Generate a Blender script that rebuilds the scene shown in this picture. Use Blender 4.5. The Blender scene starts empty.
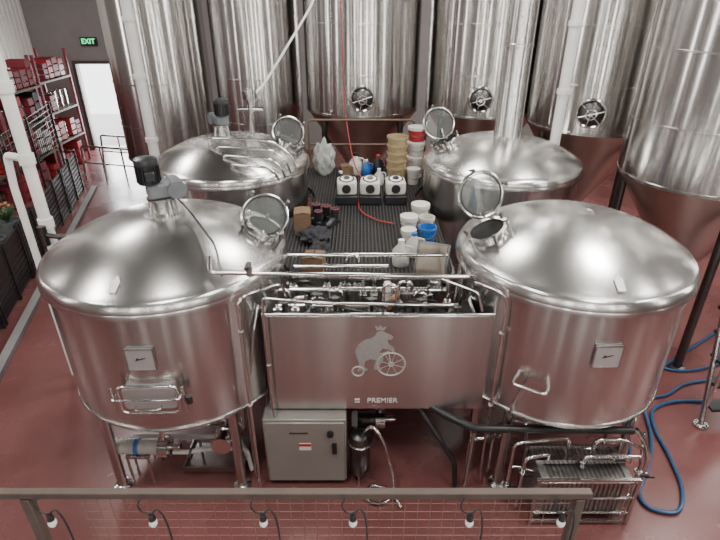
import bpy, math, random
from mathutils import Vector, Matrix
random.seed(7)
C = bpy.context.scene.collection

# ---------------------------------------------------------------- materials
def mat(name, col, rough=0.5, metal=0.0, noise=0.0, nscale=5.0, col2=None, bump=0.0, bscale=40, aniso=0.0,
        streak=None, trans=0.0, emis=None, alpha=1.0, rvar=0.0, coat=0.0, spec=None):
    m = bpy.data.materials.new(name); m.use_nodes = True
    nt = m.node_tree; b = nt.nodes["Principled BSDF"]
    b.inputs["Base Color"].default_value = (*col, 1)
    b.inputs["Roughness"].default_value = rough
    b.inputs["Metallic"].default_value = metal
    if spec is not None: b.inputs["Specular IOR Level"].default_value = spec
    if coat: b.inputs["Coat Weight"].default_value = coat
    if trans: b.inputs["Transmission Weight"].default_value = trans
    if alpha < 1: b.inputs["Alpha"].default_value = alpha
    if emis:
        b.inputs["Emission Color"].default_value = (*emis[0], 1); b.inputs["Emission Strength"].default_value = emis[1]
    tc = nt.nodes.new("ShaderNodeTexCoord"); mp = nt.nodes.new("ShaderNodeMapping")
    nt.links.new(tc.outputs["Object"], mp.inputs["Vector"])
    if streak: mp.inputs["Scale"].default_value = streak  # upright streaks in the colour, for brushing and drawn-out reflections
    n = nt.nodes.new("ShaderNodeTexNoise"); n.inputs["Scale"].default_value = nscale
    n.inputs["Detail"].default_value = 6; n.inputs["Roughness"].default_value = 0.6
    nt.links.new(mp.outputs["Vector"], n.inputs["Vector"])
    if col2 is None and noise: col2 = tuple(c * (1 - noise) for c in col)
    if col2 is not None:
        r = nt.nodes.new("ShaderNodeValToRGB"); r.color_ramp.elements[0].position = 0.35; r.color_ramp.elements[1].position = 0.65
        r.color_ramp.elements[0].color = (*col2, 1); r.color_ramp.elements[1].color = (*col, 1)
        nt.links.new(n.outputs["Fac"], r.inputs["Fac"]); nt.links.new(r.outputs["Color"], b.inputs["Base Color"])
    if rvar:
        mr = nt.nodes.new("ShaderNodeMapRange"); mr.inputs["From Min"].default_value = .3; mr.inputs["From Max"].default_value = .7
        mr.inputs["To Min"].default_value = max(0.02, rough - rvar); mr.inputs["To Max"].default_value = rough + rvar
        nt.links.new(n.outputs["Fac"], mr.inputs["Value"]); nt.links.new(mr.outputs["Result"], b.inputs["Roughness"])
    if bump:
        n2 = nt.nodes.new("ShaderNodeTexNoise"); n2.inputs["Scale"].default_value = bscale
        nt.links.new(mp.outputs["Vector"], n2.inputs["Vector"])
        bp = nt.nodes.new("ShaderNodeBump"); bp.inputs["Strength"].default_value = bump; bp.inputs["Distance"].default_value = .02
        nt.links.new(n2.outputs["Fac"], bp.inputs["Height"]); nt.links.new(bp.outputs["Normal"], b.inputs["Normal"])
    if aniso:
        tg = nt.nodes.new("ShaderNodeTangent"); tg.direction_type = 'RADIAL'; tg.axis = 'Z'
        b.inputs["Anisotropic"].default_value = aniso; b.inputs["Anisotropic Rotation"].default_value = .25
        nt.links.new(tg.outputs["Tangent"], b.inputs["Tangent"])
    return m

STEEL = mat("brushed_steel_shell", (.61, .60, .585), .23, 1, noise=.10, nscale=3, streak=(2.6, 2.6, .03), aniso=.85, bump=.03, bscale=5)
STEELF = mat("fermenter_steel", (.56, .545, .525), .20, 1, noise=.12, nscale=2.6, streak=(2.4, 2.4, .01), aniso=.85, bump=.03, bscale=4)
DOME = mat("dome_steel", (.60, .59, .575), .26, 1, noise=.04, nscale=1.2, aniso=.5)
CONE = mat("cone_steel_floor_tint", (.58, .47, .42), .34, 1, noise=.10, nscale=1.6)  # warm tint paints the red floor's reflection into the steel
SHEET = mat("sheet_steel", (.57, .555, .535), .23, 1, noise=.14, nscale=2.5, streak=(2.6, 1, .04), bump=.03, bscale=4, aniso=.82)
PIPE = mat("polished_pipe", (.70, .69, .67), .15, 1, noise=.08, nscale=6)
PIPEW = mat("satin_pipe", (.57, .56, .545), .24, 1, noise=.10, nscale=6)
PLATE = mat("badge_steel", (.48, .47, .46), .45, .6, noise=.06, nscale=6)
DARKST = mat("dark_steel", (.15, .145, .14), .32, 1, noise=.2, nscale=6)
WHITEP = mat("white_paint_pipe", (.76, .75, .72), .4, noise=.08, nscale=4)
BLACK = mat("black_plastic", (.015, .015, .017), .45, noise=.3, nscale=8)
BLACKM = mat("black_paint_metal", (.018, .018, .020), .35, noise=.3, nscale=5)
GREYM = mat("grey_motor_paint", (.14, .15, .16), .4, noise=.2, nscale=9)
HOLE_SHADE = mat("tank_interior_shade", (.006, .006, .006), .5, noise=.3, nscale=4, spec=.2)  # near-black colour for the shade inside the tank
GLASS = mat("hatch_glass", (.45, .50, .48), .03, alpha=.08, noise=.05, nscale=4)
FLOOR = mat("painted_concrete_floor", (.182, .070, .066), .26, col2=(.130, .048, .046), nscale=.6, rvar=.10, bump=.03, bscale=18)
GREYFL = mat("grey_concrete", (.22, .21, .21), .6, noise=.25, nscale=1.5)
WALLM = mat("wall_paint", (.26, .24, .235), .8, noise=.12, nscale=1.5)
WALLR = mat("wall_warm", (.075, .068, .063), .8, noise=.25, nscale=.8)
CEILM = mat("ceiling_panel", (.085, .079, .075), .8, noise=.25, nscale=.8)
CORR = mat("corrugated_white", (.88, .86, .82), .5, noise=.06, nscale=2)
MAROON = mat("maroon_wall_band", (.16, .05, .06), .6, noise=.2, nscale=2)
RAILM = mat("brown_painted_rail", (.082, .054, .043), .55, noise=.25, nscale=6)
WIRE = mat("rusty_wire", (.24, .13, .10), .5, .4, noise=.3, nscale=9)
CAB = mat("beige_grey_enamel", (.30, .285, .26), .35, .3, noise=.06, nscale=3)
LABW = mat("label_white", (.78, .77, .74), .5, noise=.05, nscale=5)
REDL = mat("red_label", (.5, .03, .03), .45, noise=.1, nscale=5)
REDP = mat("red_plastic", (.42, .03, .04), .35, noise=.15, nscale=5)
REDD = mat("dark_red_crate", (.24, .03, .045), .5, noise=.3, nscale=5)
WHITEPL = mat("white_plastic", (.60, .58, .53), .4, noise=.08, nscale=5)
YELP = mat("amber_plastic", (.40, .31, .17), .35, noise=.15, nscale=6)
BLUEP = mat("blue_plastic", (.03, .16, .50), .35, noise=.15, nscale=6)
BLUEH = mat("blue_hose_rubber", (.018, .075, .17), .35, noise=.2, nscale=10)
REDH = mat("red_hose_rubber", (.35, .03, .04), .4, noise=.2, nscale=10)
CARD = mat("cardboard", (.18, .11, .06), .8, noise=.2, nscale=6)
BROWN = mat("brown_wood_metal", (.13, .09, .06), .5, noise=.3, nscale=7)
BROWNS = mat("bronzed_steel_panel", (.28, .24, .20), .4, 1, noise=.15, nscale=5)
ORANGE = mat("orange_rubber", (.40, .16, .07), .5, noise=.2, nscale=7)
LEAF = mat("leaf_green", (.05, .13, .04), .6, noise=.4, nscale=15)
ETCH = mat("etched_pale_print", (.46, .45, .43), .6, .25, noise=.10, nscale=14)
ETCHF = mat("etched_soft_fill", (.42, .41, .395), .5, .5, noise=.12, nscale=16)
BULB = mat("frosted_bulb", (.80, .79, .74), .25, noise=.04, nscale=8)
GREENE = mat("green_lit_letters", (.05, .6, .2), .5, noise=.1, nscale=5, emis=((.08, 1, .35), 1.8))
CLOTH = mat("black_cloth", (.02, .02, .025), .9, noise=.4, nscale=12)
BAG = mat("white_bag_film", (.56, .58, .54), .35, noise=.35, nscale=9, bump=.6, bscale=12, alpha=.72)
EXTG = mat("outdoor_pavement", (.7, .69, .66), .8, noise=.1, nscale=1)
XPL = mat("exchanger_steel", (.26, .25, .24), .38, 1, noise=.3, nscale=9)
XPL2 = mat("exchanger_steel_pale", (.44, .43, .41), .34, 1, noise=.25, nscale=9)

def ridged():
    m = bpy.data.materials.new("ribbed_black_mat"); m.use_nodes = True
    nt = m.node_tree; b = nt.nodes["Principled BSDF"]
    tc = nt.nodes.new("ShaderNodeTexCoord"); w = nt.nodes.new("ShaderNodeTexWave"); w.wave_type = 'BANDS'; w.bands_direction = 'X'
    w.inputs["Scale"].default_value = 6.5
    w2 = nt.nodes.new("ShaderNodeTexWave"); w2.bands_direction = 'Y'; w2.inputs["Scale"].default_value = 4
    nt.links.new(tc.outputs["Object"], w.inputs["Vector"]); nt.links.new(tc.outputs["Object"], w2.inputs["Vector"])
    mx = nt.nodes.new("ShaderNodeMath"); mx.operation = 'MULTIPLY_ADD'; mx.inputs[1].default_value = .15
    nt.links.new(w2.outputs["Fac"], mx.inputs[0])
    nt.links.new(w.outputs["Fac"], mx.inputs[2])
    r = nt.nodes.new("ShaderNodeValToRGB"); r.color_ramp.elements[0].position = .4; r.color_ramp.elements[0].color = (.004, .004, .0045, 1); r.color_ramp.elements[1].color = (.04, .038, .037, 1)
    nt.links.new(mx.outputs[0], r.inputs["Fac"]); nt.links.new(r.outputs["Color"], b.inputs["Base Color"])
    bp = nt.nodes.new("ShaderNodeBump"); bp.inputs["Strength"].default_value = .5; bp.inputs["Distance"].default_value = .02
    nt.links.new(mx.outputs[0], bp.inputs["Height"]); nt.links.new(bp.outputs["Normal"], b.inputs["Normal"])
    b.inputs["Roughness"].default_value = .55; b.inputs["Specular IOR Level"].default_value = .3
    return m
MATM = ridged()

# ---------------------------------------------------------------- mesh builder
def frame(d):
    d = Vector(d).normalized()
    a = Vector((0, 0, 1)) if abs(d.z) < .95 else Vector((1, 0, 0))
    x = d.cross(a).normalized(); y = d.cross(x).normalized()
    return x, y, d

class B:
    def __init__(s): s.v = []; s.f = []
    def add(s, vs, fs):
        o = len(s.v); s.v += [Vector(v) for v in vs]; s.f += [[i + o for i in f] for f in fs]; return s
    def cyl(s, p1, p2, r1, r2=None, seg=16):
        r2 = r1 if r2 is None else r2
        p1 = Vector(p1); p2 = Vector(p2); x, y, _ = frame(p2 - p1)
        vs = []
        for p, r in ((p1, r1), (p2, r2)):
            for i in range(seg):
                a = 2 * math.pi * i / seg; vs.append(p + x * (math.cos(a) * r) + y * (math.sin(a) * r))
        fs = [[i, (i + 1) % seg, seg + (i + 1) % seg, seg + i] for i in range(seg)]
        fs += [list(range(seg))[::-1], list(range(seg, 2 * seg))]
        return s.add(vs, fs)
    def box(s, c, sz, R=None):
        c = Vector(c); vs = []
        for dx in (-.5, .5):
            for dy in (-.5, .5):
                for dz in (-.5, .5):
                    v = Vector((dx * sz[0], dy * sz[1], dz * sz[2]))
                    if R is not None: v = R @ v
                    vs.append(c + v)
        return s.add(vs, [[0, 1, 3, 2], [4, 6, 7, 5], [0, 4, 5, 1], [2, 3, 7, 6], [0, 2, 6, 4], [1, 5, 7, 3]])
    def lathe(s, prof, c=(0, 0, 0), axis=(0, 0, 1), seg=48):
        c = Vector(c); x, y, d = frame(axis)
        vs = []
        for r, z in prof:
            for i in range(seg):
                a = 2 * math.pi * i / seg; vs.append(c + x * (math.cos(a) * r) + y * (math.sin(a) * r) + d * z)
        fs = []
        for k in range(len(prof) - 1):
            for i in range(seg):
                j = (i + 1) % seg; fs.append([k * seg + i, k * seg + j, (k + 1) * seg + j, (k + 1) * seg + i])
        return s.add(vs, fs)
    def torus(s, c, axis, R, r, seg=36, ms=8):
        return s.lathe([(R + r * math.cos(2 * math.pi * k / ms), r * math.sin(2 * math.pi * k / ms)) for k in range(ms + 1)], c, axis, seg)
    def sphere(s, c, r, sc=(1, 1, 1), seg=20, rings=12):
        vs = []; fs = []
        for i in range(rings + 1):
            th = math.pi * i / rings
            for j in range(seg):
                ph = 2 * math.pi * j / seg
                vs.append(Vector(c) + Vector((r * sc[0] * math.sin(th) * math.cos(ph), r * sc[1] * math.sin(th) * math.sin(ph), r * sc[2] * math.cos(th))))
        for i in range(rings):
            for j in range(seg):
                k = (j + 1) % seg; fs.append([i * seg + j, (i + 1) * seg + j, (i + 1) * seg + k, i * seg + k])
        return s.add(vs, fs)
    def tube(s, pts, r, seg=10, fil=.08, n=5):
        pts = [Vector(p) for p in pts]; P = [pts[0]]
        for i in range(1, len(pts) - 1):
            a, b, c = pts[i - 1], pts[i], pts[i + 1]
            u = (a - b); w = (c - b); L = min(fil, u.length * .45, w.length * .45)
            u.normalize(); w.normalize(); A = b + u * L; D = b + w * L
            for k in range(n + 1):
                t = k / n; P.append(A * (1 - t) ** 2 + b * 2 * t * (1 - t) + D * t * t)
        P.append(pts[-1])
        x = None; vs = []
        for i, p in enumerate(P):
            d = (P[min(i + 1, len(P) - 1)] - P[max(i - 1, 0)]).normalized()
            if x is None: x, y, _ = frame(d)
            x = (x - d * x.dot(d)).normalized(); y = d.cross(x)
            for k in range(seg):
                a = 2 * math.pi * k / seg; vs.append(p + x * (math.cos(a) * r) + y * (math.sin(a) * r))
        fs = []
        for i in range(len(P) - 1):
            for k in range(seg):
                j = (k + 1) % seg; fs.append([i * seg + k, i * seg + j, (i + 1) * seg + j, (i + 1) * seg + k])
        fs += [list(range(seg))[::-1], [(len(P) - 1) * seg + k for k in range(seg)]]
        return s.add(vs, fs)
    def spline(s, pts, r, seg=8, n=8):
        P = [Vector(p) for p in pts]; out = []
        for i in range(len(P) - 1):
            p0 = P[max(i - 1, 0)]; p1 = P[i]; p2 = P[i + 1]; p3 = P[min(i + 2, len(P) - 1)]
            for k in range(n):
                t = k / n
                out.append(.5 * ((2 * p1) + (p2 - p0) * t + (2 * p0 - 5 * p1 + 4 * p2 - p3) * t * t + (3 * p1 - p0 - 3 * p2 + p3) * t ** 3))
        out.append(P[-1])
        return s.tube(out, r, seg, fil=.001, n=1)
    def poly(s, pts, o, ux, uy, th):
        o = Vector(o); ux = Vector(ux); uy = Vector(uy); nn = ux.cross(uy).normalized() * th
        n = len(pts); a = [o + ux * p[0] + uy * p[1] for p in pts]
        vs = a + [p + nn for p in a]
        fs = [list(range(n))[::-1], list(range(n, 2 * n))] + [[i, (i + 1) % n, n + (i + 1) % n, n + i] for i in range(n)]
        return s.add(vs, fs)
    def o(s, name, m, parent=None, loc=None, bevel=0, smooth=True, label=None, cat=None, group=None, kind=None):
        base = Vector(loc) if loc is not None else Vector((0, 0, 0))
        if parent is not None: base = Vector(parent["wb"])
        me = bpy.data.meshes.new(name)
        me.from_pydata([tuple(v - base) for v in s.v], [], s.f); me.update()
        me.materials.append(m)
        if smooth:
            for p in me.polygons: p.use_smooth = True
            try: me.set_sharp_from_angle(angle=math.radians(38))
            except Exception: pass
        ob = bpy.data.objects.new(name, me); C.objects.link(ob)
        if bevel:
            md = ob.modifiers.new("bevel", 'BEVEL'); md.width = bevel; md.segments = 2; md.limit_method = 'ANGLE'
        if parent is not None:
            ob.parent = parent; ob["wb"] = list(base)
        else:
            ob.location = base; ob["wb"] = list(base)
        if label: ob["label"] = label
        if cat: ob["category"] = cat
        if group: ob["group"] = group
        if kind: ob["kind"] = kind
        return ob

def thing(name, label, cat, loc, group=None):
    e = bpy.data.objects.new(name, None); e.empty_display_size = .1; e.location = loc; e["wb"] = list(loc)
    e["label"] = label; e["category"] = cat
    if group: e["group"] = group
    C.objects.link(e); return e

def text(body, size, loc, m, parent, name, rx=90, depth=.003, off=0.0):
    cu = bpy.data.curves.new(name, 'FONT'); cu.body = body; cu.size = size; cu.extrude = depth; cu.align_x = 'CENTER'; cu.align_y = 'CENTER'; cu.offset = size * off
    ob = bpy.data.objects.new(name, cu); C.objects.link(ob)
    bpy.context.view_layer.update()
    me = bpy.data.meshes.new_from_object(ob); bpy.data.objects.remove(ob)
    me.transform(Matrix.Rotation(math.radians(rx), 4, 'X'))
    me.materials.clear(); me.materials.append(m)
    ob = bpy.data.objects.new(name, me); C.objects.link(ob)
    ob.parent = parent; ob.location = Vector(loc) - Vector(parent["wb"]); ob["wb"] = list(loc)
    return ob

# ---------------------------------------------------------------- room
def struct(b, name, m): return b.o(name, m, smooth=False, kind="structure")
XL, XR, YF, YB, ZC = -11, 9, -6, 18.8, 8.2
struct(B().box(((XL + XR) / 2, (YF + YB) / 2, -.1), (XR - XL, YB - YF, .2)), "floor", FLOOR)
struct(B().box(((XL + XR) / 2, (YF + YB) / 2, ZC + .1), (XR - XL, YB - YF, .2)), "ceiling", CEILM)
struct(B().box((XL - .1, (YF + YB) / 2, ZC / 2), (.2, YB - YF, ZC)), "wall_left", WALLM)
struct(B().box((XR + .1, (YF + YB) / 2, ZC / 2), (.2, YB - YF, ZC)), "wall_right", WALLR)
struct(B().box(((XL + XR) / 2, YF - .1, ZC / 2), (XR - XL, .2, ZC)), "wall_front", WALLR)
dx1, dx2, dh = -9.6, -8.0, 2.9
b = B(); b.box(((XL + dx1) / 2, YB + .1, ZC / 2), (dx1 - XL, .2, ZC)); b.box(((XR + dx2) / 2, YB + .1, ZC / 2), (XR - dx2, .2, ZC))
b.box(((dx1 + dx2) / 2, YB + .1, (ZC + dh) / 2), (dx2 - dx1, .2, ZC - dh)); struct(b, "wall_back", WALLM)
b = B(); b.box((dx1 - .05, YB - .04, dh / 2), (.1, .1, dh)); b.box((dx2 + .05, YB - .04, dh / 2), (.1, .1, dh)); b.box(((dx1 + dx2) / 2, YB - .04, dh + .05), (dx2 - dx1 + .2, .1, .1))
struct(b, "trim_1", WALLR)
b = B()
for i in range(32): b.box((XL + .04, 11.9 + i * .22, 4.9), (.08, .12, 4.0))
b.box((XL + .02, 15.4, 4.9), (.04, 7.0, 4.1)); struct(b, "trim_2", CORR)
struct(B().box((XL + .03, 9, 1.4), (.06, 19, 2.8)), "trim_3", MAROON)
struct(B().box((-9, YB + 3.3, -.06), (9, 6, .1)), "floor_outside", EXTG)
b = B(); b.box((0, .35, 1.98), (9, 2.5, .2)); struct(b, "floor_mezzanine", GREYFL)
b = B()
for x in (-4.2, 4.2): b.box((x, -.6, .94), (.2, .2, 1.88))
struct(b, "trim_4", WALLR)

# ---------------------------------------------------------------- exit sign
e = thing("exit_sign", "dark exit sign with glowing green letters mounted above the doorway", "sign", (-8.98, YB - .03, 3.42))
B().box((-8.98, YB - .05, 3.6), (.54, .08, .26)).o("housing", BLACKM, e, bevel=.01)
text("EXIT", .22, (-8.98, YB - .1, 3.6), GREENE, e, "letters", off=.02)

# ---------------------------------------------------------------- brew vessels
KQ, KH = .96, .24
def dome_z(r, R, H):
    q = min(1, r / R)
    if q < KQ: return H * (KH + (1 - KH) * (1 - (q / KQ) ** 2.5))
    return H * KH * max(0, 1 - ((q - KQ) / (1 - KQ)) ** 1.6) ** .5

def hatch(e, c, nrm, R, lidc, lidn, LR, tag=True):
    """manway neck on dome plus open glass lid"""
    c = Vector(c); n = Vector(nrm).normalized()
    b = B(); b.lathe([(R * .92, -.12), (R, -.12), (R, .06), (R + .03, .06), (R + .03, .08), (R * .92, .08), (R * .92, -.12)], c, n, 40)
    b.o("manway_rim", PIPE, e)
    B().lathe([(0.001, 0), (R * .93, 0)], c + n * .06, n, 36).o("manway_shade_disc", HOLE_SHADE, e)  # dark disc drawn in place of the shaded hollow
    x, y, _ = frame(n)
    for k in range(6):
        a = k * math.pi / 3; p = c + x * math.cos(a) * (R + .04) + y * math.sin(a) * (R + .04)
        B().lathe([(.001, -.02), (.011, -.02), (.011, .07), (.02, .08), (.022, .10), (.015, .115), (.001, .12)], p, n, 10).o("clamp_knob", DARKST if k % 2 else PIPEW, e)
    lidc = Vector(lidc); ln = Vector(lidn).normalized()
    lid = B().torus(lidc, ln, LR, .015, 44, 8).o("manway_lid", PIPEW, e)
    x, y, _ = frame(ln)
    for k in range(4):
        a = k * math.pi / 2 + .4; q = (x * math.cos(a) + y * math.sin(a)); p = lidc + q * (LR + .03)
        B().lathe([(.001, -.05), (.010, -.05), (.010, .04), (.022, .05), (.022, .07), (.001, .08)], p, ln, 10).o("lid_knob", DARKST, lid)
    B().lathe([(.001, .006), (LR * .985, .006), (LR * .985, -.006), (.001, -.006)], lidc, ln, 40).o("lid_glass", GLASS, lid)
    B().torus(lidc + ln * .012, ln, LR * .9, .006, 44, 6).o("lid_gasket", BLACK, lid)
    dirn = (c - lidc); dirn -= ln * dirn.dot(ln); dirn.normalize()
    p0 = lidc + dirn * LR
    q = c + n * .05 + (p0 - c).normalized() * R
    B().tube([p0, (p0 + q) / 2 + n * .02, q], .018, fil=.03).o("hinge_arm", PIPEW, e)

def vessel(name, label, cx, cy, R, zb=1.3, zr=2.62, H=.5, legang=(52, 128, 232, 308)):
    e = thing(name, label, "brewing tank", (cx, cy, 0), "brewhouse vessels")
    Rw = R * .96
    sh = B().lathe([(.12, zb - .28), (.14, zb - .28), (Rw * .93, zb - .06), (Rw * .985, zb - .02), (Rw, zb + .04), (Rw, zr + .02)], (cx, cy, 0), seg=96)
    sh = sh.o("shell", STEEL, e)
    B().cyl((cx, cy, zb - .5), (cx, cy, zb - .26), .08).o("outlet_neck", PIPEW, e)
    B().torus((cx, cy, zb + .03), (0, 0, 1), Rw + .001, .012, 96, 6).o("weld_band", PIPEW, e)
    pr = [(Rw, zr - .055), (R * .99, zr - .062), (R * 1.003, zr - .05), (R * 1.003, zr - .01), (R, zr)]
    n = 12
    for k in range(n + 1):
        r = R * (KQ + (1 - KQ) * math.cos(math.pi / 2 * k / n)); pr.append((r, zr + dome_z(r, R, H)))
    for k in range(1, 28):
        r = R * KQ * (1 - k / 27); pr.append((max(r, .001), zr + dome_z(r, R, H)))
    B().lathe(pr, (cx, cy, 0), seg=96).o("dome_top", DOME, e)
    for a in legang:
        a = math.radians(a); x = cx + math.cos(a) * Rw * .93; y = cy + math.sin(a) * Rw * .93
        B().lathe([(.001, 0), (.10, 0), (.10, .03), (.055, .05), (.055, zb + .05)], (x, y, 0), seg=20).o("leg", PIPEW, e)
    return e

def dome_pt(cx, cy, R, zr, H, ang, rad):
    a = math.radians(ang); r = R * rad
    p = Vector((cx + r * math.cos(a), cy + r * math.sin(a), zr + dome_z(r, R, H)))
    dz = (dome_z(r + .01, R, H) - dome_z(r - .01, R, H)) / .02
    n = Vector((-dz * math.cos(a), -dz * math.sin(a), 1)).normalized()
    return p, n

def wall_frame(cx, cy, Rw, ang):
    a = math.radians(ang); n = Vector((math.cos(a), math.sin(a), 0)); t = Vector((-math.sin(a), math.cos(a), 0))
    return Vector((cx, cy, 0)) + n * Rw, n, t

def badge(e, cx, cy, Rw, ang, z):
    p, n, t = wall_frame(cx, cy, Rw, ang); p.z = z
    R = Matrix((t, n, Vector((0, 0, 1)))).transposed()
    B().box(p + n * .012, (.25, .02, .24), R).o("badge_plate", PLATE, e, bevel=.004)
    f = B()
    for dx, dz, sx, sz in ((0, .117, .26, .010), (0, -.117, .26, .010), (-.125, 0, .010, .24), (.125, 0, .010, .24)):
        f.box(p + n * .022 + t * dx + Vector((0, 0, dz)), (sx, .014, sz), R)
    f.o("badge_frame", PIPEW, e)
    m = B(); m.poly([(-.05, -.012), (.05, .018), (.045, .026), (-.01, .010), (-.03, .024), (-.04, .004)], p + n * .024, t, (0, 0, 1), .003)
    m.o("badge_mark", DARKST, e)

def sticker(e, cx, cy, R, zr, H, ang, rad):
    p, n = dome_pt(cx, cy, R, zr, H, ang, rad); a = math.radians(ang)
    t = Vector((-math.sin(a), math.cos(a), 0)); u = n.cross(t)
    if u.z < 0: u = -u
    B().poly([(-.035, -.09), (.035, -.09), (.04, .03), (0, .09), (-.04, .03)], p + n * .010, t, u, .003).o("warning_sticker", LABW, e)

def agitator(e, cx, cy, z, s=1.0, rot=0.5):
    R = Matrix.Rotation(rot, 3, 'Z')
    def L(x, y, zz): return Vector((cx, cy, z)) + R @ Vector((x * s, y * s, zz * s))
    b = B().lathe([(.24 * s, -.04 * s), (.24 * s, .02 * s), (.12 * s, .03 * s), (.11 * s, .19 * s), (.17 * s, .19 * s), (.17 * s, .22 * s), (.001, .22 * s)], (cx, cy, z), seg=32)
    b.o("agitator_mount", PIPEW, e)
    for k in range(4):
        a = k * math.pi / 2 + .4; B().cyl(L(.19 * math.cos(a), .19 * math.sin(a), 0), L(.15 * math.cos(a), .15 * math.sin(a), .2), .016 * s).o("mount_strut", PIPEW, e)
    B().box(L(.06, 0, .31), (.42 * s, .24 * s, .18 * s), R).o("gearbox", GREYM, e, bevel=.03 * s)
    B().cyl(L(.18, -.15, .31), L(.18, .15, .31), .11 * s, seg=24).o("gear_housing", GREYM, e)
    b = B().cyl(L(-.1, 0, .40), L(-.1, 0, .64), .12 * s, seg=28)
    for k in range(18):
        a = k * math.pi / 9; p1 = L(-.1 + .115 * math.cos(a), .115 * math.sin(a), .52)
        b.box(p1, (.05 * s, .008 * s, .2 * s), R @ Matrix.Rotation(a, 3, 'Z'))
    b.o("motor", BLACKM, e)
    B().lathe([(.135 * s, 0), (.14 * s, .03 * s), (.13 * s, .08 * s), (.07 * s, .10 * s), (.001, .10 * s)], L(-.1, 0, .62), seg=28).o("fan_cowl", BLACKM, e)
    B().box(L(-.1, -.14, .52), (.11 * s, .08 * s, .11 * s), R).o("terminal_box", BLACK, e, bevel=.008)

FL = (-2.03, 4.99, 1.245); FR = (2.24, 4.99, 1.20); RL = (-2.0, 8.0, 1.2); RR = (2.2, 8.0, 1.23)
ZR = 2.65; ZF = 2.555; H = .42; HF = .435
e = vessel("brew_kettle", "domed stainless steel brewing vessel with motor and side hatch", *FL, zb=1.16, zr=ZF, H=HF)
c = (FL[0], FL[1]); R = FL[2]
p, n = dome_pt(*c, R, ZF, HF, 3, .80)
hatch(e, p, n, .19, p + Vector((.05, -.02, .19)), (.15, -.70, .72), .235)
agitator(e, c[0], c[1] + .05, ZF + HF, .84, .5)
badge(e, *c, R * .96, 272, 2.07)
sticker(e, *c, R, ZF, HF, 264, .84)
p, n, t = wall_frame(*c, R * .96, 272); p.z = 1.62
def rrect(w, h, r, k=5):
    out = []
    for cx_, cy_, a0 in ((w - r, h - r, 0), (-w + r, h - r, 90), (-w + r, -h + r, 180), (w - r, -h + r, 270)):
        for i in range(k + 1):
            a = math.radians(a0 + 90 * i / k); out.append((cx_ + r * math.cos(a), cy_ + r * math.sin(a)))
    return out
bk = B().poly(rrect(.29, .17, .07), p - n * .10, t, (0, 0, 1), -.135)
hd0 = bk.o("side_hatch", DARKST, e, bevel=.01)
pl = rrect(.28, .16, .07)
B().tube([p + n * .045 + t * x + Vector((0, 0, z)) for x, z in pl + [pl[0]]], .016, fil=.01, n=1).o("hatch_frame", PIPE, hd0)
B().poly(rrect(.250, .130, .05), p + n * .03, t, (0, 0, 1), -.05).o("hatch_door", PLATE, hd0, bevel=.014)
B().tube([p + n * .05 + t * -.31 + Vector((0, 0, .06)), p + n * .12 + t * -.31 + Vector((0, 0, .06)), p + n * .12 + t * .31 + Vector((0, 0, .06)), p + n * .05 + t * .31 + Vector((0, 0, .06))], .013, fil=.05).o("hatch_handle", PIPE, hd0)
B().tube([p + n * .07 + t * -.12 + Vector((0, 0, -.05)), p + n * .13 + t * -.12 + Vector((0, 0, -.05)), p + n * .13 + t * .12 + Vector((0, 0, -.05)), p + n * .07 + t * .12 + Vector((0, 0, -.05))], .010, fil=.04).o("pull_handle", PIPE, hd0)
for x in (-.33, .33): B().cyl(p + n * .05 + t * x + Vector((0, 0, -.15)), p + n * .05 + t * x + Vector((0, 0, .15)), .016).o("hatch_hinge", PIPEW, hd0)
B().cyl(p + n * .06 + t * .38 + Vector((0, 0, -.03)), p + n * .06 + t * .38 + Vector((0, 0, .05)), .03).o("hatch_latch", DARKST, hd0)
B().tube([(c[0] + .1, c[1] + .1, ZF + HF + .2), (c[0] + .32, c[1] - .1, ZF + HF + .08), (c[0] + .72, c[1] - .72, ZF + .42), (c[0] + .80, c[1] - .93, ZF + .22)], .010, fil=.1).o("cable_conduit", DARKST, e)

e = vessel("brew_kettle", "domed stainless steel brewing vessel with open glass manway hatch", *FR, zb=1.16, zr=ZF, H=HF)
c = (FR[0], FR[1]); R = FR[2]
p, n = dome_pt(*c, R, ZF, HF, 186, .76)
hatch(e, p, n, .19, p + Vector((-.10, .16, .38)), (.15, -.95, .28), .235)
badge(e, *c, R * .96, 271, 2.07)
sticker(e, *c, R, ZF, HF, 272, .84)
B().torus((c[0] + .12, c[1] + .1, ZF + HF - .003), (0, 0, 1), .08, .008, 32, 6).o("crown_weld_ring", PIPEW, e)
p, n, t = wall_frame(*c, R * .96, 240); p.z = 1.62
b = B().tube([p - n * .02 + t * -.14, p + n * .1 + t * -.14, p + n * .1 + t * .18, p - n * .02 + t * .18], .018, fil=.07)
b.o("sample_pipe", PIPE, e)
B().tube([p + n * .1 + t * -.02 + Vector((0, 0, .01)), p + n * .1 + t * -.1 + Vector((0, 0, -.2)), p + n * .02 + t * -.12 + Vector((0, 0, -.45)), p - n * .12 + t * -.12 + Vector((0, 0, -.5))], .02).o("drain_arm", PIPE, e)

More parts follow.
